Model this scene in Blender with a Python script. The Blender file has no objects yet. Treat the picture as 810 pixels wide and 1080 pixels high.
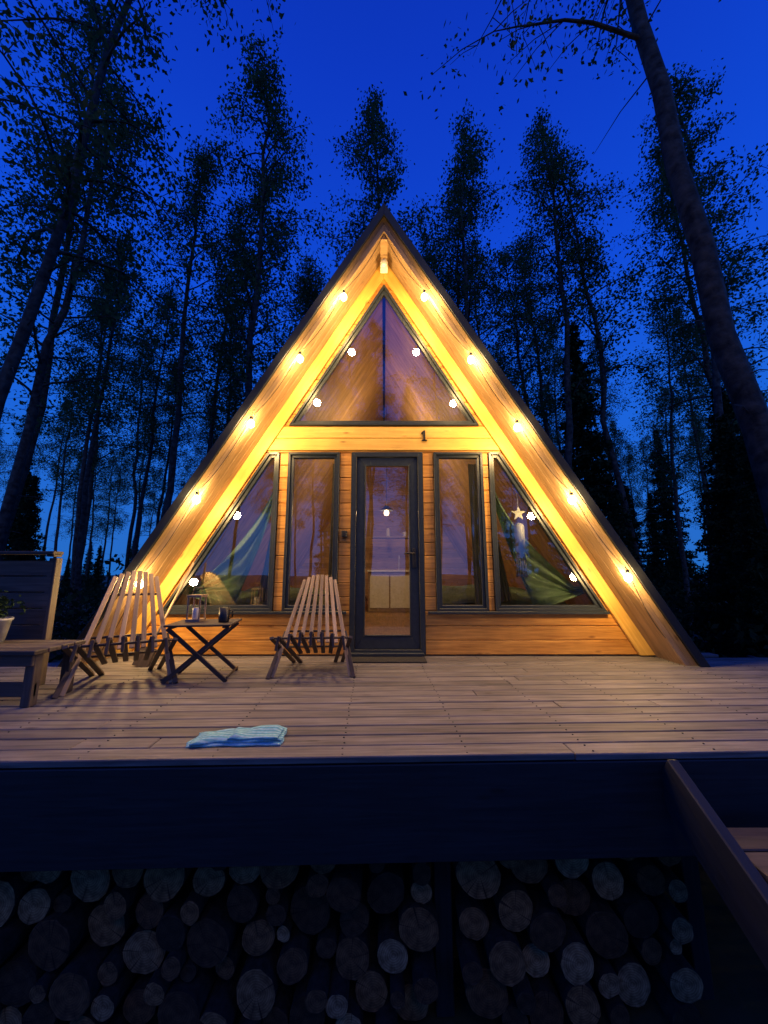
import bpy, math, random
import numpy as np
from mathutils import Matrix, Vector
random.seed(7); rng=np.random.default_rng(7)
S=bpy.context.scene
S.view_settings.view_transform='Standard'; S.view_settings.look='None'; S.view_settings.exposure=0
col=S.collection

# ---------------------------------------------------------------- materials
def newmat(n):
    m=bpy.data.materials.new(n); m.use_nodes=True
    nt=m.node_tree; b=nt.nodes['Principled BSDF']; return m,nt,b
def N(nt,t,**k):
    n=nt.nodes.new(t)
    for a,v in k.items(): setattr(n,a,v)
    return n
def ramp(nt,src,stops):
    r=N(nt,'ShaderNodeValToRGB'); e=r.color_ramp.elements
    e[0].position=stops[0][0]; e[0].color=(*stops[0][1],1)
    e[1].position=stops[-1][0]; e[1].color=(*stops[-1][1],1)
    for p,c in stops[1:-1]:
        x=e.new(p); x.color=(*c,1)
    nt.links.new(src,r.inputs[0]); return r
def wood(name,dark,light,rough=.6,var=.35,bump=.25,grain=22):
    m,nt,b=newmat(name); L=nt.links.new
    at=N(nt,'ShaderNodeAttribute',attribute_name='loc')
    mp=N(nt,'ShaderNodeMapping'); mp.inputs['Scale'].default_value=(1.3,grain,grain)
    L(at.outputs['Vector'],mp.inputs[0])
    n1=N(nt,'ShaderNodeTexNoise'); n1.inputs['Scale'].default_value=2.2; n1.inputs['Detail'].default_value=4; n1.inputs['Distortion'].default_value=.5
    L(mp.outputs[0],n1.inputs['Vector'])
    n2=N(nt,'ShaderNodeTexNoise'); n2.inputs['Scale'].default_value=3.5; n2.inputs['Detail'].default_value=3
    L(at.outputs['Vector'],n2.inputs['Vector'])
    r=ramp(nt,n1.outputs['Fac'],[(.3,dark),(.7,light)])
    vo=N(nt,'ShaderNodeTexVoronoi'); vo.inputs['Scale'].default_value=1.0
    mp2=N(nt,'ShaderNodeMapping'); mp2.inputs['Scale'].default_value=(2.6,8,8); L(at.outputs['Vector'],mp2.inputs[0]); L(mp2.outputs[0],vo.inputs['Vector'])
    kr=ramp(nt,vo.outputs['Distance'],[(.03,(.3,.22,.18)),(.13,(1,1,1))])
    mk=N(nt,'ShaderNodeMix',data_type='RGBA',blend_type='MULTIPLY'); mk.inputs[0].default_value=.8
    L(r.outputs[0],mk.inputs[6]); L(kr.outputs[0],mk.inputs[7])
    av=N(nt,'ShaderNodeAttribute',attribute_name='var')
    ma=N(nt,'ShaderNodeMath',operation='MULTIPLY_ADD'); ma.inputs[1].default_value=var; ma.inputs[2].default_value=1-var*.5
    L(av.outputs['Fac'],ma.inputs[0])
    mb=N(nt,'ShaderNodeMath',operation='MULTIPLY_ADD'); mb.inputs[1].default_value=.7; mb.inputs[2].default_value=.65
    L(n2.outputs['Fac'],mb.inputs[0])
    mc=N(nt,'ShaderNodeMath',operation='MULTIPLY'); L(ma.outputs[0],mc.inputs[0]); L(mb.outputs[0],mc.inputs[1])
    mm=N(nt,'ShaderNodeVectorMath',operation='SCALE'); L(mk.outputs[2],mm.inputs[0]); L(mc.outputs[0],mm.inputs['Scale'])
    L(mm.outputs[0],b.inputs['Base Color'])
    b.inputs['Roughness'].default_value=rough
    bp=N(nt,'ShaderNodeBump'); bp.inputs['Strength'].default_value=bump; bp.inputs['Distance'].default_value=.004
    L(n1.outputs['Fac'],bp.inputs['Height']); L(bp.outputs[0],b.inputs['Normal'])
    return m
def plain(name,c,rough=.5,metal=0,nscale=12,amt=.35,bump=.1,dist=.01,detail=6):
    m,nt,b=newmat(name); L=nt.links.new
    tc=N(nt,'ShaderNodeTexCoord'); n=N(nt,'ShaderNodeTexNoise'); n.inputs['Scale'].default_value=nscale; n.inputs['Detail'].default_value=detail
    L(tc.outputs['Object'],n.inputs['Vector'])
    r=ramp(nt,n.outputs['Fac'],[(.3,tuple(x*(1-amt) for x in c)),(.7,tuple(min(1,x*(1+amt)) for x in c))])
    L(r.outputs[0],b.inputs['Base Color']); b.inputs['Roughness'].default_value=rough; b.inputs['Metallic'].default_value=metal
    bp=N(nt,'ShaderNodeBump'); bp.inputs['Strength'].default_value=bump; bp.inputs['Distance'].default_value=dist
    L(n.outputs['Fac'],bp.inputs['Height']); L(bp.outputs[0],b.inputs['Normal'])
    return m
def bulbmat(name,c,s,tr):
    # glowing translucent bulb shell: part transparent so that the lamp inside shines out
    m=bpy.data.materials.new(name); m.use_nodes=True; nt=m.node_tree; nt.nodes.clear()
    e=N(nt,'ShaderNodeEmission'); e.inputs[0].default_value=(*c,1); e.inputs[1].default_value=s
    t=N(nt,'ShaderNodeBsdfTransparent'); x=N(nt,'ShaderNodeMixShader'); x.inputs[0].default_value=1-tr
    nt.links.new(t.outputs[0],x.inputs[1]); nt.links.new(e.outputs[0],x.inputs[2])
    o=N(nt,'ShaderNodeOutputMaterial'); nt.links.new(x.outputs[0],o.inputs[0])
    try: m.cycles.emission_sampling='NONE'
    except Exception as ex: print(ex)
    return m
def cloth(name,c,trans=.4,nscale=9,stripe=None):
    m=bpy.data.materials.new(name); m.use_nodes=True; nt=m.node_tree; nt.nodes.clear(); L=nt.links.new
    tc=N(nt,'ShaderNodeTexCoord'); n=N(nt,'ShaderNodeTexNoise'); n.inputs['Scale'].default_value=nscale
    L(tc.outputs['Object'],n.inputs['Vector'])
    r=ramp(nt,n.outputs['Fac'],[(.3,tuple(x*.75 for x in c)),(.7,c)]); colr=r.outputs[0]
    if stripe:
        wv=N(nt,'ShaderNodeTexWave'); wv.bands_direction='Y'; wv.inputs['Scale'].default_value=14; wv.inputs['Distortion'].default_value=1.0; wv.inputs['Detail Scale'].default_value=.6
        L(tc.outputs['Object'],wv.inputs['Vector']); rw=ramp(nt,wv.outputs['Fac'],[(.45,stripe),(.6,(1,1,1))])
        mx=N(nt,'ShaderNodeMix',data_type='RGBA',blend_type='MULTIPLY'); mx.inputs[0].default_value=1; L(colr,mx.inputs[6]); L(rw.outputs[0],mx.inputs[7]); colr=mx.outputs[2]
    d=N(nt,'ShaderNodeBsdfDiffuse'); t=N(nt,'ShaderNodeBsdfTranslucent'); x=N(nt,'ShaderNodeMixShader'); x.inputs[0].default_value=trans
    L(colr,d.inputs[0]); L(colr,t.inputs[0]); L(d.outputs[0],x.inputs[1]); L(t.outputs[0],x.inputs[2])
    o=N(nt,'ShaderNodeOutputMaterial'); L(x.outputs[0],o.inputs[0]); return m

M_siding=wood('honey_siding',(.50,.20,.032),(.80,.39,.075),.5,.3)
M_trim=wood('yellow_trim',(.68,.38,.07),(.84,.52,.12),.5,.2)
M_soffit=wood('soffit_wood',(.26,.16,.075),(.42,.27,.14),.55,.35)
M_ceil=wood('ceiling_wood',(.46,.30,.15),(.66,.45,.25),.55,.35)
M_deck=wood('deck_wood',(.085,.078,.078),(.205,.185,.182),.65,.5,.5)
M_chair=wood('chair_wood',(.25,.17,.11),(.40,.29,.19),.55,.4)
M_dark_shaded_wood=wood('dark_and_shaded_wood',(.04,.028,.024),(.08,.056,.045),.6,.4)  # dark wood of the table; on the chairs it carries painted shadow
M_planter=wood('weathered_wood',(.05,.038,.032),(.11,.085,.07),.7,.5)
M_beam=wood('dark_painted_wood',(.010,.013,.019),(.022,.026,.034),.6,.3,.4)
M_frame=plain('charcoal_frame',(.024,.032,.042),.35,0,30,.2,.02)
M_metal=plain('roof_metal',(.016,.018,.022),.5,.3,6,.3)
M_black=plain('black_plastic',(.015,.015,.016),.4)
M_white=plain('white_enamel',(.7,.7,.68),.4,0,20,.08,.02)
M_bulb=bulbmat('bulb_glow',(1,.70,.30),45,.5)
M_pend_fill=bulbmat('pendant_and_fill_glow',(1,.70,.38),7,.5)
M_curtain=cloth('linen_curtain',(.45,.52,.46),.35)
M_ham=cloth('green_hammock',(.42,.62,.44),.35)
M_bed=cloth('green_bedding',(.26,.36,.28),.1)
M_towel=cloth('turquoise_towel',(.48,.80,.80),.1,60,(.45,.72,.80))

def glassmat():
    m=bpy.data.materials.new('window_glass'); m.use_nodes=True; nt=m.node_tree; nt.nodes.clear(); L=nt.links.new
    t=N(nt,'ShaderNodeBsdfTransparent'); t.inputs[0].default_value=(.90,.92,.88,1)
    g=N(nt,'ShaderNodeBsdfGlossy'); g.inputs['Roughness'].default_value=.0; g.inputs[0].default_value=(1,1,1,1)
    tc=N(nt,'ShaderNodeTexCoord'); n=N(nt,'ShaderNodeTexNoise'); n.inputs['Scale'].default_value=1.6; n.inputs['Detail'].default_value=1
    L(tc.outputs['Object'],n.inputs['Vector'])
    bp=N(nt,'ShaderNodeBump'); bp.inputs['Strength'].default_value=.05; bp.inputs['Distance'].default_value=.02; L(n.outputs['Fac'],bp.inputs['Height']); L(bp.outputs[0],g.inputs['Normal'])
    f=N(nt,'ShaderNodeFresnel'); f.inputs[0].default_value=1.5
    ma=N(nt,'ShaderNodeMath',operation='MULTIPLY_ADD'); ma.inputs[1].default_value=1.3; ma.inputs[2].default_value=.17; ma.use_clamp=True
    L(f.outputs[0],ma.inputs[0])
    x=N(nt,'ShaderNodeMixShader'); L(ma.outputs[0],x.inputs[0]); L(t.outputs[0],x.inputs[1]); L(g.outputs[0],x.inputs[2])
    o=N(nt,'ShaderNodeOutputMaterial'); L(x.outputs[0],o.inputs[0]); return m
M_glass=glassmat()

# ---------------------------------------------------------------- mesh builder
class MB:
    def __init__(s): s.v=[];s.f=[];s.var=[];s.loc=[];s.mi=[];s.smooth=[]
    def raw(s,vs,fs,loc=None,mi=0,var=None,smooth=False):
        b=len(s.v); s.v+= [tuple(p) for p in vs]
        s.loc+= [tuple(p) for p in (loc if loc is not None else vs)]
        va=random.random() if var is None else var
        for f in fs:
            s.f.append([b+i for i in f]); s.var.append(va); s.mi.append(mi); s.smooth.append(smooth)
    def box(s,c,d,R=None,mi=0,var=None,taper=None):
        c=np.array(c,float); d=np.array(d,float)/2
        R=np.eye(3) if R is None else np.array(R)
        sg=np.array([[-1,-1,-1],[1,-1,-1],[1,1,-1],[-1,1,-1],[-1,-1,1],[1,-1,1],[1,1,1],[-1,1,1]],float)
        l=sg*d; vs=c+l@R.T
        ax=int(np.argmax(d)); o=[ax]+[i for i in range(3) if i!=ax]
        off=rng.uniform(-20,20,3)
        s.raw(vs,[(0,3,2,1),(4,5,6,7),(0,1,5,4),(1,2,6,5),(2,3,7,6),(3,0,4,7)],l[:,o]+off,mi,var)
    def prism(s,poly,y0,y1,u=(1,0),mi=0,var=None):
        n=len(poly); vs=[(p[0],y0,p[1]) for p in poly]+[(p[0],y1,p[1]) for p in poly]
        off=rng.uniform(-20,20,3)
        loc=[(p[0]*u[0]+p[2]*u[1]+off[0],-p[0]*u[1]+p[2]*u[0]+off[1],p[1]+off[2]) for p in vs]
        fs=[list(range(n)),list(range(2*n-1,n-1,-1))]+[(i,i+n,(i+1)%n+n,(i+1)%n) for i in range(n)]
        s.raw(vs,fs,loc,mi,var)
    def stick(s,a,b,w,t,up=(0,0,1),mi=0,var=None):
        a=np.array(a,float);b=np.array(b,float); x=b-a; L=np.linalg.norm(x); x/=L
        y=np.cross(up,x); y/=np.linalg.norm(y); z=np.cross(x,y)
        s.box((a+b)/2,(L,w,t),np.column_stack([x,y,z]),mi,var)
    def tube(s,pts,rad,k=8,mi=0,cap=True,smooth=True,var=None):
        pts=[np.array(p,float) for p in pts]; n=len(pts)
        if np.isscalar(rad): rad=[rad]*n
        vs=[];loc=[]; acc=0
        for i,p in enumerate(pts):
            d=pts[min(i+1,n-1)]-pts[max(i-1,0)]; d/=np.linalg.norm(d)+1e-9
            a=np.cross(d,(0.31,.9,.2)) if abs(d[2])>.9 else np.cross(d,(0,0,1)); a/=np.linalg.norm(a); b=np.cross(d,a)
            if i: acc+=np.linalg.norm(p-pts[i-1])
            for j in range(k):
                t=2*math.pi*j/k; o=(a*math.cos(t)+b*math.sin(t))*rad[i]; vs.append(p+o); loc.append((acc,o@a,o@b))
        fs=[(i*k+j,i*k+(j+1)%k,(i+1)*k+(j+1)%k,(i+1)*k+j) for i in range(n-1) for j in range(k)]
        if cap: fs+= [list(range(k))[::-1],list(range((n-1)*k,n*k))]
        s.raw(vs,fs,loc,mi,var,smooth)
    def lathe(s,c,prof,k=20,mi=0,smooth=True):
        vs=[(c[0]+r*math.cos(2*math.pi*j/k),c[1]+r*math.sin(2*math.pi*j/k),c[2]+z) for r,z in prof for j in range(k)]
        fs=[(i*k+j,i*k+(j+1)%k,(i+1)*k+(j+1)%k,(i+1)*k+j) for i in range(len(prof)-1) for j in range(k)]
        s.raw(vs,fs,None,mi,None,smooth)
    def build(s,name,mats,bevel=0,parent=None):
        me=bpy.data.meshes.new(name); me.from_pydata([tuple(map(float,p)) for p in s.v],[],s.f)
        for m in (mats if isinstance(mats,(list,tuple)) else [mats]): me.materials.append(m)
        me.polygons.foreach_set('material_index',s.mi); me.polygons.foreach_set('use_smooth',s.smooth)
        a=me.attributes.new('var','FLOAT','FACE'); a.data.foreach_set('value',s.var)
        a=me.attributes.new('loc','FLOAT_VECTOR','POINT'); a.data.foreach_set('vector',np.array(s.loc,float).ravel())
        me.update(); o=bpy.data.objects.new(name,me); col.objects.link(o)
        if bevel:
            m=o.modifiers.new('bevel','BEVEL'); m.width=bevel; m.segments=1; m.limit_method='ANGLE'; m.angle_limit=math.radians(50)
        if parent: o.parent=parent
        return o
def empty(n,loc=(0,0,0)):
    e=bpy.data.objects.new(n,None); e.location=loc; e.empty_display_size=.2; col.objects.link(e); return e
def lamp(name,loc,power,rad,c,parent):
    l=bpy.data.lights.new(name,'POINT'); l.energy=power; l.shadow_soft_size=rad; l.color=c
    o=bpy.data.objects.new(name,l); o.location=loc; col.objects.link(o); o.parent=parent; return o

# ---------------------------------------------------------------- CABIN
WY=4.0; AZ=4.657; HX=2.78; SL=HX/AZ
jx=lambda z: HX-z*SL
cab=empty('a_frame_cabin')
mb=MB()
GX=[-.36,.43]
def row(segs,z0,z1):
    for (l,r) in segs:
        l0,l1=(l(z0),l(z1)) if callable(l) else (l,l)
        r0,r1=(r(z0),r(z1)) if callable(r) else (r,r)
        if r0-l0<.01: continue
        poly=[(l0,z0+.0015),(r0,z0+.0015),(r1,z1-.0015),(l1,z1-.0015)]
        if r1-l1<.005: poly=poly[:2]+[((l1+r1)/2,z1-.0015)]
        mb.prism(poly,WY,WY+.05)
sl=lambda z:2.33-(z-.45)*SL
ju=lambda z:jx(z); nj=lambda z:-jx(z); nsl=lambda z:-sl(z)
zz=[.012,.155,.30,.45]
for a,b in zip(zz,zz[1:]): row([(nj,GX[0]),(GX[1],ju)],a,b)
zz=list(np.linspace(.45,2.18,13))
for a,b in zip(zz,zz[1:]): row([(nj,nsl),(-1.17,-1.07),(-.495,GX[0]),(GX[1],.555),(1.10,1.17),(sl,ju)],a,b)
row([(nj,ju)],2.18,2.34); row([(nj,ju)],2.34,2.50)
tri=lambda z:1.08-(z-2.5)*SL
zz=list(np.arange(2.50,4.31,.1435))
for a,b in zip(zz,zz[1:]): row([(nj,lambda z:-max(0,tri(z))),(lambda z:max(0,tri(z)),ju)],a,b)
mb.prism([(-jx(zz[-1]),zz[-1]),(jx(zz[-1]),zz[-1]),(0,AZ)],WY,WY+.05)
mb.build('siding',M_siding,.007,cab)
mb=MB()
h=math.hypot(1,SL); w=.135
for sx in (1,-1):
    pl=[(HX*sx,.012),((HX-w*h)*sx,.012),(0,AZ-w*h/SL),(0,AZ)]
    if sx>0: pl=pl[::-1]
    mb.prism(pl,WY-.035,WY-.002,u=(SL/h*sx,-1/h))
i_=lambda z:jx(z)-w*h
mb.prism([(-i_(2.2)+.003,2.205),(i_(2.2)-.003,2.205),(i_(2.345)-.003,2.343),(-i_(2.345)+.003,2.343)],WY-.02,WY-.002)
mb.prism([(-i_(2.347)+.003,2.348),(i_(2.347)-.003,2.348),(i_(2.48)-.003,2.48),(-i_(2.48)+.003,2.48)],WY-.02,WY-.002)
mb.build('rake_trim',M_trim,.005,cab)
mb=MB(); mb.prism([(-.042,AZ-.072),(.042,AZ-.072),(.002,AZ-.004),(-.002,AZ-.004)],3.634,WY-.037); mb.build('ridge_cover',M_soffit,0,cab)
mb=MB()
mb.box((-1.37,WY-.03,.435),(1.95,.05,.028)); mb.box((1.40,WY-.03,.435),(1.88,.05,.028))
mb.build('window_sill',M_frame,.003,cab)

def inset(poly,w):
    n=len(poly); out=[]
    P=[np.array(p,float) for p in poly]
    A=sum(P[i][0]*P[(i+1)%n][1]-P[(i+1)%n][0]*P[i][1] for i in range(n)); sg=1 if A>0 else -1
    ln=[]
    for i in range(n):
        d=P[(i+1)%n]-P[i]; d/=np.linalg.norm(d); nn=np.array([-d[1],d[0]])*sg; ww=w[i] if isinstance(w,(list,tuple)) else w
        ln.append((P[i]+nn*ww,d))
    for i in range(n):
        p,d=ln[i-1]; q,e=ln[i]
        t=np.linalg.solve(np.column_stack([d,-e]),q-p)[0]; out.append(tuple(p+d*t))
    return out
def frame(mb,poly,w,y0,y1):
    q=inset(poly,w); n=len(poly)
    for i in range(n):
        j=(i+1)%n
        mb.prism([poly[i],poly[j],q[j],q[i]],y0,y1)
    return q
fm=MB(); gm=MB()
wins=[[(-2.33,.45),(-1.17,.45),(-1.17,2.18),(-sl(2.18),2.18)],
      [(-1.07,.45),(-.495,.45),(-.495,2.18),(-1.07,2.18)],
      [(.555,.45),(1.10,.45),(1.10,2.18),(.555,2.18)],
      [(1.17,.45),(2.33,.45),(sl(2.18),2.18),(1.17,2.18)],
      [(-1.08,2.50),(1.08,2.50),(0,2.5+1.08/SL)]]
for p in wins:
    q=frame(fm,p,.028,WY-.03,WY+.06)
    q2=frame(fm,inset(p,.0285),.032,WY-.008,WY+.05)
    gm.raw([(a,WY+.012,b) for a,b in q2],[list(range(len(q2)))])
fm.build('window_frames',M_frame,.003,cab); gm.build('window_glass',M_glass,0,cab)
dm=MB(); D=[(GX[0],.012),(GX[1],.012),(GX[1],2.18),(GX[0],2.18)]
q=frame(dm,D,.055,WY-.03,WY+.06)
q=inset(D,.058); q2=frame(dm,q,[.13,.09,.09,.09],WY-.01,WY+.045)
q3=frame(dm,q2,.012,WY-.018,WY+.0)
dm.box((.035,WY-.05,.03),(.74,.10,.03))
dm.build('door',M_frame,.003,cab)
g=MB(); g.raw([(a,WY+.012,b) for a,b in q3],[[0,1,2,3]]); g.build('door_glass',M_glass,0,cab)
hm=MB(); hm.box((.325,WY-.016,1.0),(.035,.012,.2)); hm.tube([(.325,WY-.02,1.05),(.325,WY-.06,1.05)],.009); hm.tube([(.325,WY-.06,1.05),(.22,WY-.06,1.05)],.009); hm.build('door_handle',M_black,.002,cab)
hm=MB(); hm.box((-.43,WY-.02,1.26),(.06,.035,.07)); hm.box((-.43,WY-.04,1.26),(.04,.006,.05)); hm.build('switch_box',M_black,.004,cab)
nb=MB(); nb.box((.455,WY-.028,2.375),(.022,.012,.12)); nb.stick((.455,WY-.028,2.43),(.422,WY-.028,2.40),.014,.014,(0,1,0)); nb.box((.455,WY-.028,2.318),(.06,.012,.016)); nb.build('house_number',M_black,.001,cab)
# roof
RY0,RY1=3.6,10.0
Ls=math.hypot(AZ,HX)
def off_pts(sx,a,b,end):
    s=np.array([HX*sx,-AZ])/Ls; n=np.array([AZ*sx,HX])/Ls; ap=np.array([0,AZ])
    P0=lambda o:(0.0,AZ+o/n[1]); P1=lambda o:tuple(ap+s*end+n*o)
    pl=[P0(a),P1(a),P1(b),P0(b)]
    A=sum(pl[i][0]*pl[(i+1)%4][1]-pl[(i+1)%4][0]*pl[i][1] for i in range(4))
    return pl if A>0 else pl[::-1]
for sx in (1,-1):
    s=np.array([HX*sx,0,-AZ])/Ls; n=np.array([AZ*sx,0,HX])/Ls; R=np.column_stack([s,[0,sx,0],n])
    ap=np.array([0,0,AZ]); LL=Ls+.35
    uu=(s[0],s[2])
    for nm,ya,yb,mt in (('soffit_boards',RY0+.032,WY+.02,M_soffit),('ceiling_boards',WY+.06,RY1,M_ceil)):
        mb=MB(); y=ya
        while y<yb:
            c=ap+s*(LL/2+.02)+n*.012+np.array([0,y+.058,0])
            mb.box(c,(LL-.04,.1125,.022),R); y+=.1165
        mb.build(nm,mt,.004,cab)
    mb=MB()
    for a,b,yy in [(0,.052,0.0),(.054,.106,.004)]:
        mb.prism(off_pts(sx,a,b,LL),RY0+yy,RY0+.03+yy,u=uu)
    mb.build('barge_board',M_soffit,.004,cab)
    mb=MB()
    mb.prism(off_pts(sx,.026,.100,LL),RY0+.036,RY1,u=uu)
    mb.prism(off_pts(sx,.108,.160,LL+.04),RY0-.03,RY1+.03,u=uu)
    mb.prism(off_pts(sx,.088,.168,LL+.045),RY0-.05,RY0-.032,u=uu)
    mb.build('roof_covering',M_metal,.003,cab)
mb=MB(); 
mb.box((0,(WY+.06+RY1)/2,-.06),(2*HX-.1,RY1-WY-.06,.14)); mb.build('floor',M_soffit,0,cab)
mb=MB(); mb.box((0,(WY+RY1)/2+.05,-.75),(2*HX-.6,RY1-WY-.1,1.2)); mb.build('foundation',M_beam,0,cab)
mb=MB()
z=0
while z<AZ-.05:
    z1=min(z+.14,AZ); mb.prism([(-jx(z),z+.002),(jx(z),z+.002),(max(.001,jx(z1)),z1),(-max(.001,jx(z1)),z1)],RY1-.15,RY1-.1); z=z1
mb.build('back_wall',M_ceil,0,cab)
# interior
mb=MB(); mb.box((1.35,5.5,.28),(1.7,1.9,.3)); mb.build('bed_frame',M_chair,.01,cab)
def sheet(fn,nu,nv,name,mat,parent,thick=.004):
    m=MB(); vs=[fn(i/(nu-1),j/(nv-1)) for j in range(nv) for i in range(nu)]
    m.raw(vs,[(j*nu+i,j*nu+i+1,(j+1)*nu+i+1,(j+1)*nu+i) for j in range(nv-1) for i in range(nu-1)],None,0,None,True)
    o=m.build(name,mat,0,parent)
    if thick: k=o.modifiers.new('s','SOLIDIFY'); k.thickness=thick
    return o
from mathutils import noise as mn
def bedf(cx,y0,w,d):
    def f(u,v):
        x=cx+(u-.5)*w; y=y0+v*d
        e=min(u,1-u,v,1-v); z=.46+.16*min(1,e*6)**.5+.06*mn.noise(Vector((x*3,y*3,cx)))
        return (x,y,z)
    return f
sheet(bedf(1.4,4.6,1.7,2.0),40,40,'bed_cover',M_bed,cab)
sheet(bedf(-1.5,4.6,1.5,1.6),40,40,'sofa_cover',M_bed,cab)
def drape(x0a,x0b,z0,x1a,x1b,z1,y,folds,amp,sag=0,ph=0):
    def f(u,v):
        a=x0a+(x0b-x0a)*u; b=x1a+(x1b-x1a)*u; t=v**1.25
        x=a+(b-a)*t; z=z0+(z1-z0)*v - sag*math.sin(math.pi*u)*v
        am=amp*(.35+.65*v)
        return (x+.25*am*math.sin(u*folds*9+ph),y+am*math.sin(u*folds*2*math.pi+ph+1.2*math.sin(v*2))+.3*am*math.sin(u*folds*4.3+v*3),z)
    return f
# hammocks: gathered on an upper inner hook, fanning down and outwards into a sagging bed
def swag(sx,ph):
    def f(u,v):
        x=sx*(1.22+.98*u)
        zt=1.98-1.28*min(1,u*1.15)**.62
        zb=1.90-1.42*min(1,u*2.4)**.75+ .16*max(0,u-.55)*2
        zb=min(zb,zt-.01)
        sp=math.sin(math.pi*min(1,max(0,u)))**.6
        z=zt+(zb-zt)*v
        y=4.13+.16*math.sin(math.pi*v)*sp+.022*math.sin(v*26+ph+5*u)*(.3+sp)
        return (x+sx*.012*math.sin(v*19+u*7+ph),y,max(z,.47))
    return f
sheet(swag(-1,0),80,90,'hammock',M_ham,cab,0)
sheet(swag(1,2),80,90,'hammock.001',M_ham,cab,0)
sheet(drape(-1.20,-1.27,2.05,-1.19,-1.5,.52,4.42,6,.04,.0),100,30,'curtain',M_curtain,cab,0)
sheet(drape(1.20,1.27,2.05,1.22,1.5,.52,4.42,6,.04,.0,2),100,30,'curtain.001',M_curtain,cab,0)
sheet(drape(-.60,-.50,2.1,-.64,-.50,.3,4.17,3,.03,0,1),50,20,'curtain.002',M_curtain,cab,0)
sheet(drape(.98,1.08,2.1,1.0,1.08,.3,4.17,3,.03,0,2),50,20,'curtain.003',M_curtain,cab,0)
mb=MB(); mb.lathe((1.50,4.08,1.0),[(.0,.40),(.045,.38),(.055,.34),(.05,.10),(.035,.04),(.0,.0)],14)
for k in range(12):
    a=k*.524; mb.tube([(1.50+.045*math.cos(a),4.08+.045*math.sin(a),1.05),(1.50+.055*math.cos(a),4.08+.055*math.sin(a),.80)],.005,4)
st5=[(1.50+(.085 if k%2==0 else .035)*math.sin(k*math.pi/5),1.50+(.085 if k%2==0 else .035)*math.cos(k*math.pi/5)) for k in range(10)][::-1]
mb.prism(st5,4.07,4.09)
mb.tube([(1.50,4.08,1.56),(1.50,4.08,2.1)],.003,4)
mb.build('star_hanging_ornament',M_white,0,cab)
mb=MB(); mb.box((.35,8.6,.45),(1.4,.6,.86)); mb.box((.35,8.58,.9),(1.46,.66,.04),mi=1); 
for x in (-.1,.35,.8): mb.box((x,8.29,.45),(.42,.02,.7),mi=1)
mb.tube([(.35,8.75,.92),(.35,8.75,1.2),(.35,8.62,1.25),(.35,8.55,1.18)],.012,6,mi=1)
mb.box((.3,8.9,1.7),(1.2,.25,.04)); mb.lathe((.1,8.85,1.72),[(.05,0),(.05,.15),(.03,.2),(0,.2)],12,1); mb.lathe((.5,8.85,1.72),[(.04,0),(.06,.1),(.0,.12)],12,1)
mb.build('kitchen_unit',[M_chair,M_white],.004,cab)
for idx,(PL,pw) in enumerate([((.05,7.4,2.05),26),((0,6.0,3.0),95)]):  # second lamp is added, hidden behind the header, to light the ceiling
    mb=MB(); mb.lathe(PL,[(0,.07),(.04,.055),(.055,.0),(.04,-.045),(0,-.055)],14); mb.tube([(PL[0],PL[1],PL[2]+.1),(PL[0],PL[1],4.35)],.004,5,mi=1)
    if idx==0: mb.lathe((PL[0],PL[1],PL[2]+.05),[(.03,.1),(.14,.0)],18,1)
    mb.build('pendant_and_loft_fill',[M_pend_fill,M_black],0,cab); lamp('pendant_and_fill_light',PL,pw,.05,(1,.62,.30),cab)
mb=MB(); mb.box((0,WY-.10,4.47),(.09,.10,.08)); mb.lathe((0,WY-.20,4.42),[(.0,.06),(.03,.055),(.04,.02),(.035,-.03),(0,-.045)],14,1); mb.tube([(0,WY-.15,4.48),(0,WY-.20,4.47)],.012,6)
mb.build('gable_lamp',[M_white,M_white],.006,cab)

# ---------------------------------------------------------------- STRING LIGHTS
sle=empty('string_lights')
mb=MB(); bp=[(-2.28,.76),(-1.815,1.565),(-1.335,2.34),(-.87,3.05),(-.43,3.77),(.43,3.77),(.90,3.04),(1.335,2.30),(1.82,1.56),(2.285,.82)]
BY=3.515
def ico(c,r,sub=2):
    import bmesh
    b=bmesh.new(); bmesh.ops.create_icosphere(b,subdivisions=sub,radius=r)
    vs=[(v.co.x+c[0],v.co.y+c[1],v.co.z*1.25+c[2]) for v in b.verts]; fs=[[v.index for v in f.verts] for f in b.faces]; b.free(); return vs,fs
for i,(x,z) in enumerate(bp):
    v,f=ico((x,BY,z-.02),.034,2); mb.raw(v,f,None,1,None,True)
    mb.tube([(x,BY,z+.022),(x,BY,z+.055)],.016,8,mi=0)
    mb.tube([(x,BY,z+.05),(x+.03*(1 if x>0 else -1),3.585,z+.09)],.003,5,mi=0)
    lamp('bulb_light_%d'%i,(x,BY,z-.02),38 if i in (0,9) else 58,.045,(1,.64,.24),sle)
cab_pts=[(-2.62,3.56,.1)]+[(x,BY+.0,z+.055) for x,z in bp[:5]]+[(0,BY+.03,4.56)]+[(x,BY,z+.055) for x,z in bp[5:]]+[(2.6,3.56,.25)]
for a,b in zip(cab_pts,cab_pts[1:]):
    a=np.array(a);b=np.array(b); pts=[a+(b-a)*t-np.array([0,0,.07*math.sin(math.pi*t)]) for t in np.linspace(0,1,9)]
    mb.tube(pts,.0035,5,mi=0)
mb.build('cord_and_bulbs',[M_black,M_bulb],0,sle)

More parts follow.
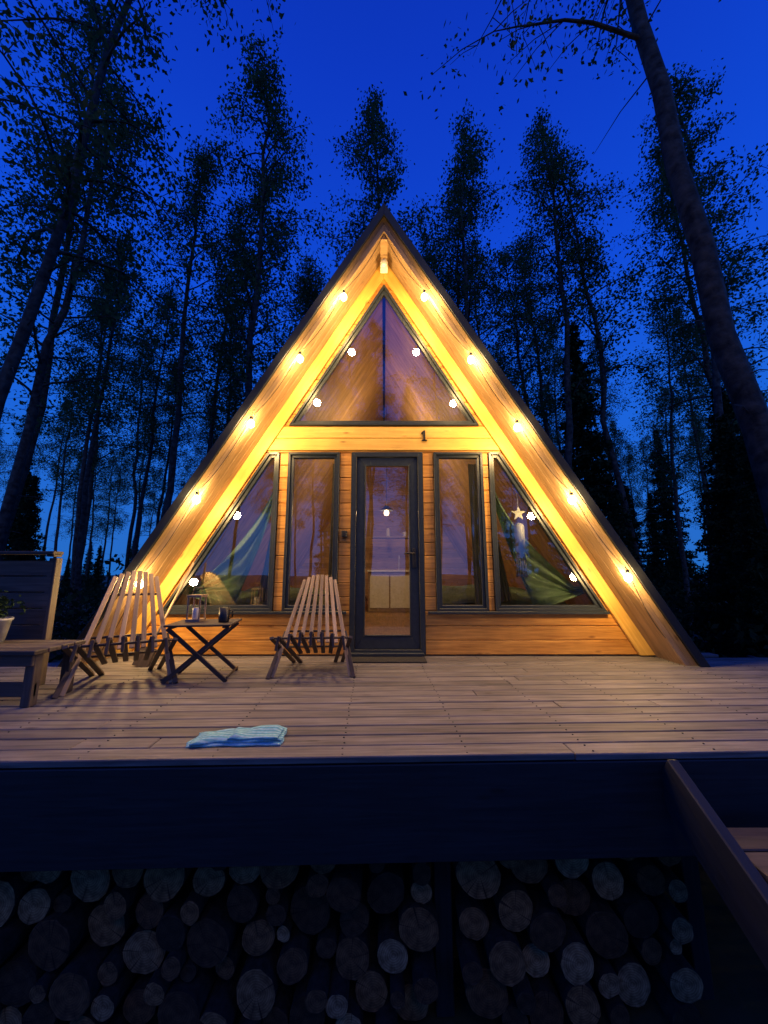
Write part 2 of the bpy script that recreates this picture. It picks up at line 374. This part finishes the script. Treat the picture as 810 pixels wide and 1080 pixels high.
# ---------------------------------------------------------------- DECK
dk=empty('wooden_deck'); ang=math.radians(1.7)
mb=MB(); W=.122; y=1.875; k=0
while y<4.15:
    xr=6.5 if y<3.72 else 3.05
    cuts=sorted([-xr,xr]+[random.uniform(-4,4) for _ in range(2)] if k%2 else [-xr,xr,random.uniform(-3.5,3.5)])
    if k==0: cuts=[-xr,.9,xr]
    for a,b in zip(cuts,cuts[1:]):
        mb.box(((a+b)/2,y+W/2,-.016+random.uniform(-.0015,.0015)),(b-a-.004,W-.010,.03))
    y+=W; k+=1
mb.build('deck_boards',M_deck,.004,dk)
mb=MB()
for kk in range(k):
    for x in np.arange(-6.2,6.4,.6):
        for dy in (.03,.09):
            yy=1.875+kk*W+dy
            if yy>3.7 and abs(x)>2.9: continue
            mb.lathe((x+random.uniform(-.006,.006),yy,.0008),[(.0,.0016),(.005,.001),(.005,-.002)],6)
mb.build('screws',M_black,0,dk)
mb=MB()
for x in np.arange(-6.2,6.4,.6):
    mb.box((x,3.0,-.13),(.05,2.15,.19))
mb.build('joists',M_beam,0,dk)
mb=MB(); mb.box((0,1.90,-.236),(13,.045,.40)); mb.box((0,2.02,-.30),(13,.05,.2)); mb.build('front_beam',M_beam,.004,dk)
mb=MB()
for x in (-5.2,-3.4,.31,1.62,3.0,5.0):
    mb.box((x,2.22,-.87),(.09,.09,.86))
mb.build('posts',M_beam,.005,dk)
dk.location=(0,1.9,0)
for c in dk.children: c.location=(0,-1.9,0)
dk.rotation_euler=(0,0,ang)
st=empty('deck_stairs'); mb=MB()
for x in (1.33,2.6):
    mb.stick((x,1.93,-.10),(x,.2,-1.2),.05,.22,(0,0,1))
mb.build('stringers',M_beam,.005,st); mb=MB()
for i in range(5):
    mb.box((1.965,1.70-i*.30,-.24-i*.19),(1.2,.13,.035)); mb.box((1.965,1.56-i*.30,-.24-i*.19),(1.2,.13,.035))
mb.build('treads',M_planter,.004,st)

# ---------------------------------------------------------------- FIREWOOD
def woodend():
    m,nt,b=newmat('log_end'); L=nt.links.new
    at=N(nt,'ShaderNodeAttribute',attribute_name='loc'); av=N(nt,'ShaderNodeAttribute',attribute_name='var')
    ln=N(nt,'ShaderNodeVectorMath',operation='LENGTH'); 
    nz=N(nt,'ShaderNodeTexNoise'); nz.inputs['Scale'].default_value=9; L(at.outputs['Vector'],nz.inputs['Vector'])
    L(at.outputs['Vector'],ln.inputs[0])
    a=N(nt,'ShaderNodeMath',operation='MULTIPLY_ADD'); a.inputs[1].default_value=.02; L(nz.outputs['Fac'],a.inputs[0]); L(ln.outputs['Value'],a.inputs[2])
    s=N(nt,'ShaderNodeMath',operation='MULTIPLY'); s.inputs[1].default_value=600; L(a.outputs[0],s.inputs[0])
    sn=N(nt,'ShaderNodeMath',operation='SINE'); L(s.outputs[0],sn.inputs[0])
    r=ramp(nt,sn.outputs[0],[(0,(.34,.22,.12)),(1,(.50,.35,.20))])
    vr=ramp(nt,av.outputs['Fac'],[(0,(.10,.09,.09)),(.35,(.4,.27,.2)),(.65,(.8,.6,.44)),(1,(1.2,1.15,1.1))])
    n2=N(nt,'ShaderNodeTexNoise'); n2.inputs['Scale'].default_value=25; n2.inputs['Detail'].default_value=6; L(at.outputs['Vector'],n2.inputs['Vector'])
    r2=ramp(nt,n2.outputs['Fac'],[(.35,(.35,.32,.3)),(.65,(1,1,1))])
    sx=N(nt,'ShaderNodeSeparateXYZ'); L(at.outputs['Vector'],sx.inputs[0]); an=N(nt,'ShaderNodeMath',operation='ARCTAN2'); L(sx.outputs[0],an.inputs[0]); L(sx.outputs[1],an.inputs[1])
    ns=N(nt,'ShaderNodeTexNoise',noise_dimensions='2D'); cb=N(nt,'ShaderNodeCombineXYZ'); L(an.outputs[0],cb.inputs[0]); L(av.outputs['Fac'],cb.inputs[1]); ns.inputs['Scale'].default_value=5; L(cb.outputs[0],ns.inputs['Vector'])
    rc=ramp(nt,ns.outputs['Fac'],[(.29,(.25,.2,.18)),(.33,(1,1,1))])
    x=r.outputs[0]
    for o in (vr.outputs[0],r2.outputs[0],rc.outputs[0]):
        m1=N(nt,'ShaderNodeMix',data_type='RGBA',blend_type='MULTIPLY'); m1.inputs[0].default_value=1; L(x,m1.inputs[6]); L(o,m1.inputs[7]); x=m1.outputs[2]
    L(x,b.inputs['Base Color']); b.inputs['Roughness'].default_value=.8; return m
M_end=woodend(); M_bark=plain('log_bark',(.02,.016,.014),.9,0,30,.6,.6)
mb=MB(); circ=[]
def tryfill(rlo,rhi,n,x0,x1):
    for _ in range(n):
        r=random.uniform(rlo,rhi); x=random.uniform(x0+r,x1-r); z=random.uniform(-1.30+r,-.43-r)
        if all((x-a)**2+(z-b)**2>(r+c-.003)**2 for a,b,c in circ): circ.append((x,z,r))
for x0,x1 in ((-4.1,.27),(.35,1.50)):
    q=(x1-x0)
    tryfill(.085,.105,int(16*q),x0,x1); tryfill(.07,.09,int(1200*q),x0,x1); tryfill(.045,.07,int(2200*q),x0,x1); tryfill(.032,.045,int(200*q),x0,x1)
for x,z,r in circ:
    k=18; y0=2.07+random.uniform(-.04,.06)+ x*.03; ph=random.uniform(0,6)
    rr=[r*(1+.06*math.sin(2*t*2*math.pi/k+ph)+random.uniform(-.03,.03)) for t in range(k)]
    v=[(x+rr[j]*math.cos(2*math.pi*j/k),y0+random.uniform(-.003,.003),z+rr[j]*math.sin(2*math.pi*j/k)) for j in range(k)]
    off=random.uniform(-.01,.01)
    mb.raw(v,[list(range(k))],[(p[0]-x+off,p[2]-z,0) for p in v],0)
    v2=v+[(p[0],y0+.38,p[2]) for p in v]
    mb.raw(v2,[(j,j+k,(j+1)%k+k,(j+1)%k) for j in range(k)],None,1)
mb.build('firewood_stack',[M_end,M_bark])

# ---------------------------------------------------------------- FURNITURE
def stick_chair(name,loc,rz,sc=1):
    e=empty(name,loc); e.rotation_euler=(0,0,rz); e.scale=(sc,sc,sc)
    b=MB(); n=8
    T=np.array([0,.30,.86]); F=np.array([0,-.22,.0])
    for i in range(n):
        u=(i/(n-1)-.5)*2
        top=T+np.array([u*.15,-.02*(u*u)*1,-.05*u*u]); bot=F+np.array([u*.33,0,0])
        t=1.0 if i in (0,n-1) else .70
        b.stick(top,top+(bot-top)*t,.034,.02,(0,1,0))
    b.build('backrest',M_chair,.003,e); b=MB()
    U=np.array([0,-.32,.38]); G=np.array([0,.34,.0])
    for i in range(n-1):
        u=((i+.5)/(n-1)-.5)*2
        fr=U+np.array([u*.31,0,-.05*u*u]); rr=G+np.array([u*.20,0,0]); 
        t=1.0 if i in (0,n-2) else .62
        b.stick(fr,fr+(rr-fr)*t,.036,.022,(0,1,0),mi=1)
        b.stick(fr+np.array([0,-.004,.012]),fr+np.array([u*.02,-.03,-.10]),.034,.02,(1,0,0),mi=1)
    b.build('seat',[M_chair,M_dark_shaded_wood],.003,e); b=MB()  # seat and legs darker than the back: shadow put into the colour
    for (p,wd) in (((0,.205,.66),.36),((0,.02,.345),.48),((0,-.30,.335),.62),((0,.06,.2),.5)):
        b.tube([(-wd/2,p[1],p[2]),(wd/2,p[1],p[2])],.010,8)
    for s in (-1,1):
        b.stick((s*.33,-.31,.34),(s*.24,.36,.0),.034,.022,(0,1,0)); b.stick((s*.27,.02,.34),(s*.36,-.25,.0),.034,.022,(0,1,0))
    b.build('legs_and_rods',M_dark_shaded_wood,.002,e)
    return e
stick_chair('wooden_stick_chair',(-.61,3.42,0),math.radians(4),.96)
stick_chair('wooden_stick_chair',(-2.05,3.08,0),math.radians(30),1.0)
tb=empty('folding_table',(-1.50,3.22,0)); tb.rotation_euler=(0,0,math.radians(8)); b=MB()
for i in range(6): b.box((0,-.17+i*.068,.43),(.50,.06,.016))
b.box((-.2,0,.415),(.03,.38,.015)); b.box((.2,0,.415),(.03,.38,.015)); b.build('top',M_dark_shaded_wood,.003,tb); b=MB()
for y in (-.17,.17):
    b.stick((-.23,y,.41),(.24,y,.0),.03,.02,(0,1,0)); b.stick((.23,y*.88,.41),(-.24,y*.88,.0),.03,.02,(0,1,0))
b.tube([(-.24,-.17,.03),(-.24,.17,.03)],.009); b.tube([(.24,-.17,.03),(.24,.17,.03)],.009); b.tube([(0,-.17,.21),(0,.17,.21)],.007)
b.build('legs',M_dark_shaded_wood,.002,tb)
b=MB(); b.lathe((0,0,0),[(0,0),(.04,0),(.043,.01),(.043,.12),(.038,.12),(.038,.02),(0,.015)],18)
b.tube([(.04,0,.10),(.07,0,.09),(.07,0,.04),(.04,0,.025)],.006,6); o=b.build('mug',M_black); o.location=(-1.34,3.2,.439)
b=MB(); b.box((0,0,.01),(.12,.12,.02)); b.box((0,0,.21),(.12,.12,.02))
for x in (-.05,.05):
    for y in (-.05,.05): b.box((x,y,.11),(.012,.012,.19))
b.tube([(-.05,0,.22),(-.03,0,.28),(.03,0,.28),(.05,0,.22)],.004,6); b.lathe((0,0,.02),[(0,0),(.03,0),(.03,.09),(0,.09)],14,1)
o=b.build('candle_lantern',[M_chair,M_white],.002); o.location=(-1.60,3.25,.439)
b=MB(); b.tube([(-2.22,3.55,0),(-1.98,3.88,.95)],.011,8); b.stick((-2.22,3.55,.0),(-2.18,3.60,.16),.14,.03,(0,1,0),mi=1); b.build('broom',[M_chair,M_dark_shaded_wood])
b=MB(); b.box((.04,3.82,.008),(.74,.26,.014)); b.build('doormat',plain('coir_mat',(.03,.028,.025),.95,0,90,.5,.8),.004)
tw_e=empty('folded_towel',(-.745,2.06,0)); tw_e.rotation_euler=(0,0,.05)
for li,(wx,wy,z0,ox) in enumerate([(.46,.17,.004,0),(.44,.15,.016,.01),(.25,.14,.028,.09)]):
    def tw(u,v,wx=wx,wy=wy,z0=z0,ox=ox,li=li):
        x=(u-.5)*wx+ox; y=(v-.5)*wy+.035*x
        x+=.022*mn.noise(Vector((y*14,li*3,u*2))); y+=.028*mn.noise(Vector((x*8,li*5,1)))
        e=min(u,1-u,v,1-v); r=min(1,e*9)
        return (x,y,z0+r*(.004+.014*max(0,.5+mn.noise(Vector((x*9,y*14,li))))))
    sheet(tw,50,26,'layer_%d'%li,M_towel,tw_e,.007)
pb=empty('planter_bench'); b=MB()
for i in range(4): b.box((-3.0,2.52+i*.105,.335),(1.55,.098,.028))
for x in (-2.28,-3.0,-3.7):
    for y in (2.54,2.82): b.box((x,y,.16),(.06,.06,.32))
b.box((-3.0,2.50,.285),(1.5,.022,.07)); b.box((-3.0,2.54,.10),(1.5,.022,.09)); b.build('bench',M_planter,.004,pb); b=MB()
for i in range(5): b.box((-3.18,2.98,.38+i*.125),(1.10,.022,.118))
b.box((-2.64,3.0,.48),(.06,.06,.96)); b.box((-2.64,2.98,.98),(.06,.08,.02)); b.box((-3.18,2.97,1.0),(1.16,.1,.025)); b.build('back_panel',M_planter,.004,pb)
b=MB(); b.lathe((-2.80,2.74,.35),[(0,0),(.075,0),(.10,.15),(.108,.155),(.108,.17),(.095,.17),(.09,.13),(0,.13)],22)
b.build('pot',plain('glazed_pot',(.35,.36,.38),.4),0,pb)

# ---------------------------------------------------------------- VEGETATION
def leafmat(name,c1,c2,tr=.35):
    m=bpy.data.materials.new(name); m.use_nodes=True; nt=m.node_tree; nt.nodes.clear(); L=nt.links.new
    tc=N(nt,'ShaderNodeTexCoord'); n=N(nt,'ShaderNodeTexNoise'); n.inputs['Scale'].default_value=1.5; n.inputs['Detail'].default_value=0
    L(tc.outputs['Object'],n.inputs['Vector']); r=ramp(nt,n.outputs['Fac'],[(.35,c1),(.65,c2)])
    d=N(nt,'ShaderNodeBsdfDiffuse'); t=N(nt,'ShaderNodeBsdfTranslucent'); x=N(nt,'ShaderNodeMixShader'); x.inputs[0].default_value=tr
    L(r.outputs[0],d.inputs[0]); L(r.outputs[0],t.inputs[0]); L(d.outputs[0],x.inputs[1]); L(t.outputs[0],x.inputs[2])
    o=N(nt,'ShaderNodeOutputMaterial'); L(x.outputs[0],o.inputs[0]); return m
M_leaf=leafmat('birch_leaves',(.06,.105,.04),(.12,.165,.06),.35)
M_needle=leafmat('spruce_needles',(.018,.035,.018),(.035,.06,.028),.1)
M_trunk=plain('tree_bark',(.055,.048,.042),.9,0,7,.8,1,.05,3)
def leafquads(cent,k,sig,size):
    c=np.repeat(np.array(cent),k,axis=0); n=len(c)
    p=c+rng.normal(size=(n,3))*sig
    a=rng.normal(size=(n,3)); a/=np.linalg.norm(a,axis=1)[:,None]
    b=np.cross(a,rng.normal(size=(n,3))); b/=np.linalg.norm(b,axis=1)[:,None]
    s=(rng.uniform(.6,1.3,n)*size)[:,None]
    v=np.stack([p+a*s,p+b*s*.6,p-a*s,p-b*s*.6],1).reshape(-1,3)
    return v
def finish(name,mb,lv,mats):
    nb=len(mb.v); nf=len(mb.f)
    V=[tuple(map(float,p)) for p in mb.v]+lv.tolist()
    F=mb.f+(np.arange(len(lv)).reshape(-1,4)+nb).tolist()
    me=bpy.data.meshes.new(name); me.from_pydata(V,[],F)
    for m in mats: me.materials.append(m)
    mi=np.zeros(len(F),int); mi[nf:]=1; me.polygons.foreach_set('material_index',mi)
    sm=np.zeros(len(F),bool); sm[:nf]=True; me.polygons.foreach_set('use_smooth',sm); me.update(); return me
def birch(H=20,start=.42,spread=2.1,nb=46,r0=.13,k=9,wob=.25,leaf=.058):
    mb=MB(); n=16; px=np.cumsum(rng.normal(size=n)*wob*.35); py=np.cumsum(rng.normal(size=n)*wob*.35); px-=px[0];py-=py[0]
    T=[np.array([px[i],py[i],H*i/(n-1)]) for i in range(n)]
    R=[r0*(1-i/(n-1))**.75+.012 for i in range(n)]; R[0]*=1.35
    mb.tube(T,R,8)
    at=lambda t:T[min(int(t*(n-1)),n-2)]*(1-(t*(n-1))%1)+T[min(int(t*(n-1)),n-2)+1]*((t*(n-1))%1) if t<1 else T[-1]
    C=[]
    for b in range(nb):
        t=start+(1-start)*(b/(nb-1))**.9*.985; u=(t-start)/(1-start)
        L=spread*(.35+.95*math.sin(math.pi*min(1,.18+u*.80)))*random.uniform(.45,1.15)*(1-.35*u)
        if random.random()<.12: continue
        az=b*2.4+random.uniform(-.6,.6); el=random.uniform(.35,.95)
        d=np.array([math.cos(az)*math.cos(el),math.sin(az)*math.cos(el),math.sin(el)])
        p=at(t); P=[p]; nn=6
        for i in range(nn):
            d=d+np.array([0,0,-.10-.05*i])*.8+rng.normal(size=3)*.10; d/=np.linalg.norm(d); p=p+d*L/nn; P.append(p)
        mb.tube(P,[.035*(1-u*.5)*(1-i/(nn+.5))+.006 for i in range(nn+1)],4,cap=False)
        for i in range(2,nn+1):
            for _ in range(2):
                q=P[i]; d2=rng.normal(size=3)*.7+d*.5; d2[2]-=.25; d2/=np.linalg.norm(d2); l=L*random.uniform(.15,.4)
                Q=[q,q+d2*l*.5,q+d2*l+np.array([0,0,-.15*l])]
                mb.tube(Q,[.010,.007,.004],3,cap=False)
                if random.random()<.85:
                    C+= [Q[1],Q[2],Q[2]+np.array([0,0,-.15])]
    for b in range(10):
        t=random.uniform(.15,start+.1); az=random.uniform(0,6.3); L=random.uniform(.4,1.3); p=at(t); d=np.array([math.cos(az),math.sin(az),random.uniform(-.1,.5)])
        mb.tube([p,p+d*L*.5,p+d*L+np.array([0,0,-.15])],[.015,.009,.004],3,cap=False)
    lv=leafquads(C,k,np.array([.17,.17,.22]),leaf)
    return finish('birch_mesh',mb,lv,[M_trunk,M_leaf])
def spruce(H=12,Rr=2.0):
    mb=MB(); mb.tube([(0,0,0),(0,0,H*.5),(0,0,H)],[.15,.09,.01],8); C=[]
    z=.6
    while z<H*.99:
        t=z/H; m=random.randint(5,7)
        for j in range(m):
            az=random.uniform(0,6.3); L=Rr*(1-t)**.85*random.uniform(.65,1.1)+.08
            d=np.array([math.cos(az),math.sin(az),0]); 
            P=[np.array([0,0,z])+d*L*s+np.array([0,0,-.28*L*s+.12*L*s*s]) for s in (0,.5,1)]
            mb.tube(P,[.02,.012,.004],3,cap=False)
            for s in np.arange(.12,1.02,max(.07,.12/L)):
                q=np.array([0,0,z])+d*L*s+np.array([0,0,-.28*L*s+.12*L*s*s]); w=.22*L*(1.1-s)
                sd=np.array([-d[1],d[0],0])
                C+= [q,q+sd*w+np.array([0,0,-.07]),q-sd*w+np.array([0,0,-.07])]
        z+=.20+.12*random.random()
    lv=leafquads(C,5,np.array([.07,.07,.07]),.075)
    return finish('spruce_mesh',mb,lv,[M_trunk,M_needle])
BM=[birch(20,.40,2.1,46),birch(21,.48,1.8,42),birch(19,.36,2.2,48),birch(22,.55,1.8,36),birch(18,.45,1.6,38,r0=.10)]
BIG=[birch(21,.50,2.6,40,r0=.175,wob=.12,k=7,leaf=.045),birch(20,.42,2.8,46,r0=.11,wob=.18)]
SP=[spruce(13,2.0),spruce(10,1.9)]
GZ0=-1.3
def place(me,name,x,y,scale=1,lean=0,rz=None,parent=None,leany=0,z=GZ0):
    o=bpy.data.objects.new(name,me); col.objects.link(o)
    o.matrix_world=Matrix.Translation((x,y,z-.1))@Matrix.Rotation(lean,4,'Y')@Matrix.Rotation(leany,4,'X')@Matrix.Rotation(random.uniform(0,6.28) if rz is None else rz,4,'Z')@Matrix.Scale(scale,4)
    if parent: o.parent=parent
    return o
rad=math.radians
place(BIG[0],'birch_tree',5.40,4.75,1.0,rad(-6.2),0.4)
place(BIG[1],'birch_tree',-7.6,6.2,1.0,rad(8.5),1.0)
key=[(-4.2,11.5,21.3),(.8,12.5,22),(3.0,13.5,21.5),(6.0,12.2,21.5),(8.8,12.5,19.5),(-7.6,12,19),(-10.5,13,16),(-2.6,16,17),(5.0,16,19),
     (-5.6,14,20),(11.5,12,20),(9.6,9.5,19),(-9.5,9,18),(-11,10.5,22),(7.4,16,19),(1.9,18,20),(-8.8,16,20)]
for i,(x,y,H) in enumerate(key):
    me=BM[i%5]; hh=[20,21,19,22,18][i%5]
    place(me,'birch_tree',x,y,H/hh,rad(random.uniform(-2,2)-.18*x),None,None,rad(random.uniform(-2,2)))
for a in ((7.6,13.5,.95,0),(8.3,8.6,.62,1),(7.6,7.4,.42,0),(10.2,10.5,.8,1),(-9.5,9.8,.38,0),(6.0,9.5,.45,1),(9.3,7.6,.55,1),(6.6,6.6,.30,0),(11.5,9.0,.6,0),(-8.2,7.6,.22,1),(-12,12,.5,0)):
    place(SP[a[3]],'spruce_tree',a[0],a[1],a[2])
fo=empty('distant_forest')
cnt=0; pts=[]
while cnt<90:
    y=random.uniform(15,42); x=random.uniform(-1.35*y,1.35*y)
    if any((x-a)**2+(y-b)**2<3.2 for a,b in pts): continue
    pts.append((x,y)); cnt+=1
    if random.random()<.10: place(random.choice(SP),'spruce',x,y,random.uniform(.7,1.1),parent=fo)
    else:
        place(BM[cnt%5],'birch',x,y,random.uniform(.66,.98)*(1 if abs(x)>.1*y or y>25 else .8),rad(random.uniform(-2,2)),parent=fo)
# low young spruces closing the forest near the ground
for i in range(46):
    y=random.uniform(20,40); x=(i/45-.5)*2*1.25*y+random.uniform(-1,1)
    place(SP[i%2],'young_spruce',x,y,random.uniform(.28,.5)*(1.25 if x>0 else 1),parent=fo)
for i,(x,y) in enumerate([(-2.6,-9),(-3.9,-11),(2.7,-10),(4.2,-9),(-5.2,-14),(5.5,-13),(-.9,-13),(1.2,-11),(-3.2,-16),(3.4,-15)]):
    place(BM[i%5],'birch',x,y,random.uniform(.6,.8),parent=fo)
cnt=0
while cnt<28:
    r=random.uniform(8,24); a=random.uniform(math.pi*1.08,math.pi*1.92); x=r*math.cos(a)*.95; y=r*math.sin(a)-2
    if y>-6: continue
    cnt+=1
    if cnt%6==0: place(SP[cnt%2],'spruce',x,y,random.uniform(.6,.9),parent=fo)
    else: place(BM[cnt%5],'birch',x,y,random.uniform(.7,1),parent=fo)
C=[]
for _ in range(1200):
    y=random.uniform(4.5,30); x=random.uniform(-1.3*y-3,1.3*y+3)
    if abs(x)<3.6 and y<10.5: continue
    hh=random.uniform(.3,1.5)*(1.7 if random.random()<.3 else 1)
    for _ in range(int(5+hh*6)): C.append((x+random.gauss(0,.35),y+random.gauss(0,.35),GZ0+random.uniform(0,hh)))
for _ in range(300):
    y=random.uniform(-22,-6); x=random.uniform(-20,20); hh=random.uniform(.4,1.8)
    for _ in range(int(5+hh*6)): C.append((x+random.gauss(0,.35),y+random.gauss(0,.35),GZ0+random.uniform(0,hh)))
lv=leafquads(C,6,np.array([.13,.13,.12]),.075); finishm=finish('undergrowth',MB(),lv,[M_leaf,M_needle]); o=bpy.data.objects.new('undergrowth',finishm); col.objects.link(o)
C=[(-2.80+random.gauss(0,.05),2.74+random.gauss(0,.05),.53+random.random()*.12) for _ in range(50)]
m=finish('plant',MB(),leafquads(C,5,np.array([.03,.03,.03]),.02),[M_trunk,M_needle]); o=bpy.data.objects.new('plant_foliage',m); col.objects.link(o); o.parent=pb

# ---------------------------------------------------------------- GROUND
m,nt,b=newmat('forest_floor'); tc=N(nt,'ShaderNodeTexCoord'); n=N(nt,'ShaderNodeTexNoise'); n.inputs['Scale'].default_value=1.5; n.inputs['Detail'].default_value=10
nt.links.new(tc.outputs['Object'],n.inputs['Vector']); r=ramp(nt,n.outputs['Fac'],[(.35,(.03,.022,.014)),(.55,(.035,.045,.018)),(.7,(.06,.05,.03))]); nt.links.new(r.outputs[0],b.inputs['Base Color']); b.inputs['Roughness'].default_value=.95
bp_=N(nt,'ShaderNodeBump'); bp_.inputs['Strength'].default_value=.8; bp_.inputs['Distance'].default_value=.1; nt.links.new(n.outputs['Fac'],bp_.inputs['Height']); nt.links.new(bp_.outputs[0],b.inputs['Normal'])
mb=MB(); g=np.concatenate([np.linspace(-600,-40,8),np.linspace(-35,35,71),np.linspace(40,600,8)]); ng=len(g)
vs=[(x,y,GZ0+ (.12*mn.noise(Vector((x*.3,y*.3,0))) if max(abs(x),abs(y))<40 else 0)) for y in g for x in g]
mb.raw(vs,[(j*ng+i,j*ng+i+1,(j+1)*ng+i+1,(j+1)*ng+i) for j in range(ng-1) for i in range(ng-1)],None,0,None,True)
mb.build('ground',m)

# ---------------------------------------------------------------- WORLD / LIGHT
w=bpy.data.worlds.new('World'); S.world=w; w.use_nodes=True; nt=w.node_tree; bg=nt.nodes['Background']; L=nt.links.new
sky=N(nt,'ShaderNodeTexSky'); sky.sky_type='NISHITA'; sky.sun_disc=False; sky.sun_elevation=math.radians(1); sky.sun_rotation=math.radians(180)
tc=N(nt,'ShaderNodeTexCoord'); sp=N(nt,'ShaderNodeSeparateXYZ'); L(tc.outputs['Generated'],sp.inputs[0])
r=ramp(nt,sp.outputs[2],[(0,(.014,.15,.56)),(.35,(.008,.12,.70)),(.62,(.004,.072,.70)),(.85,(.003,.040,.54)),(1,(.002,.022,.38))])
sc=N(nt,'ShaderNodeMix',data_type='RGBA',blend_type='ADD'); sc.inputs[0].default_value=.004
L(r.outputs[0],sc.inputs[6]); L(sky.outputs[0],sc.inputs[7]); L(sc.outputs[2],bg.inputs[0]); bg.inputs[1].default_value=1.0
sd=bpy.data.lights.new('dusk_fill','SUN'); sd.energy=.12; sd.angle=math.radians(20); sd.color=(1,.95,.88); so=bpy.data.objects.new('dusk_fill',sd); so.rotation_euler=(math.radians(42),0,math.radians(8)); col.objects.link(so)  # sun is already down; weak fill added to bring out foliage, logs and deck

# ---------------------------------------------------------------- CAMERA
cd=bpy.data.cameras.new('camera'); cd.sensor_fit='VERTICAL'; cd.sensor_height=36; cd.lens=13; cd.clip_end=2000; cd.clip_start=.02
co=bpy.data.objects.new('camera',cd); co.location=(0,0,.835); co.rotation_euler=(math.radians(90+9.5),0,0); col.objects.link(co); S.camera=co
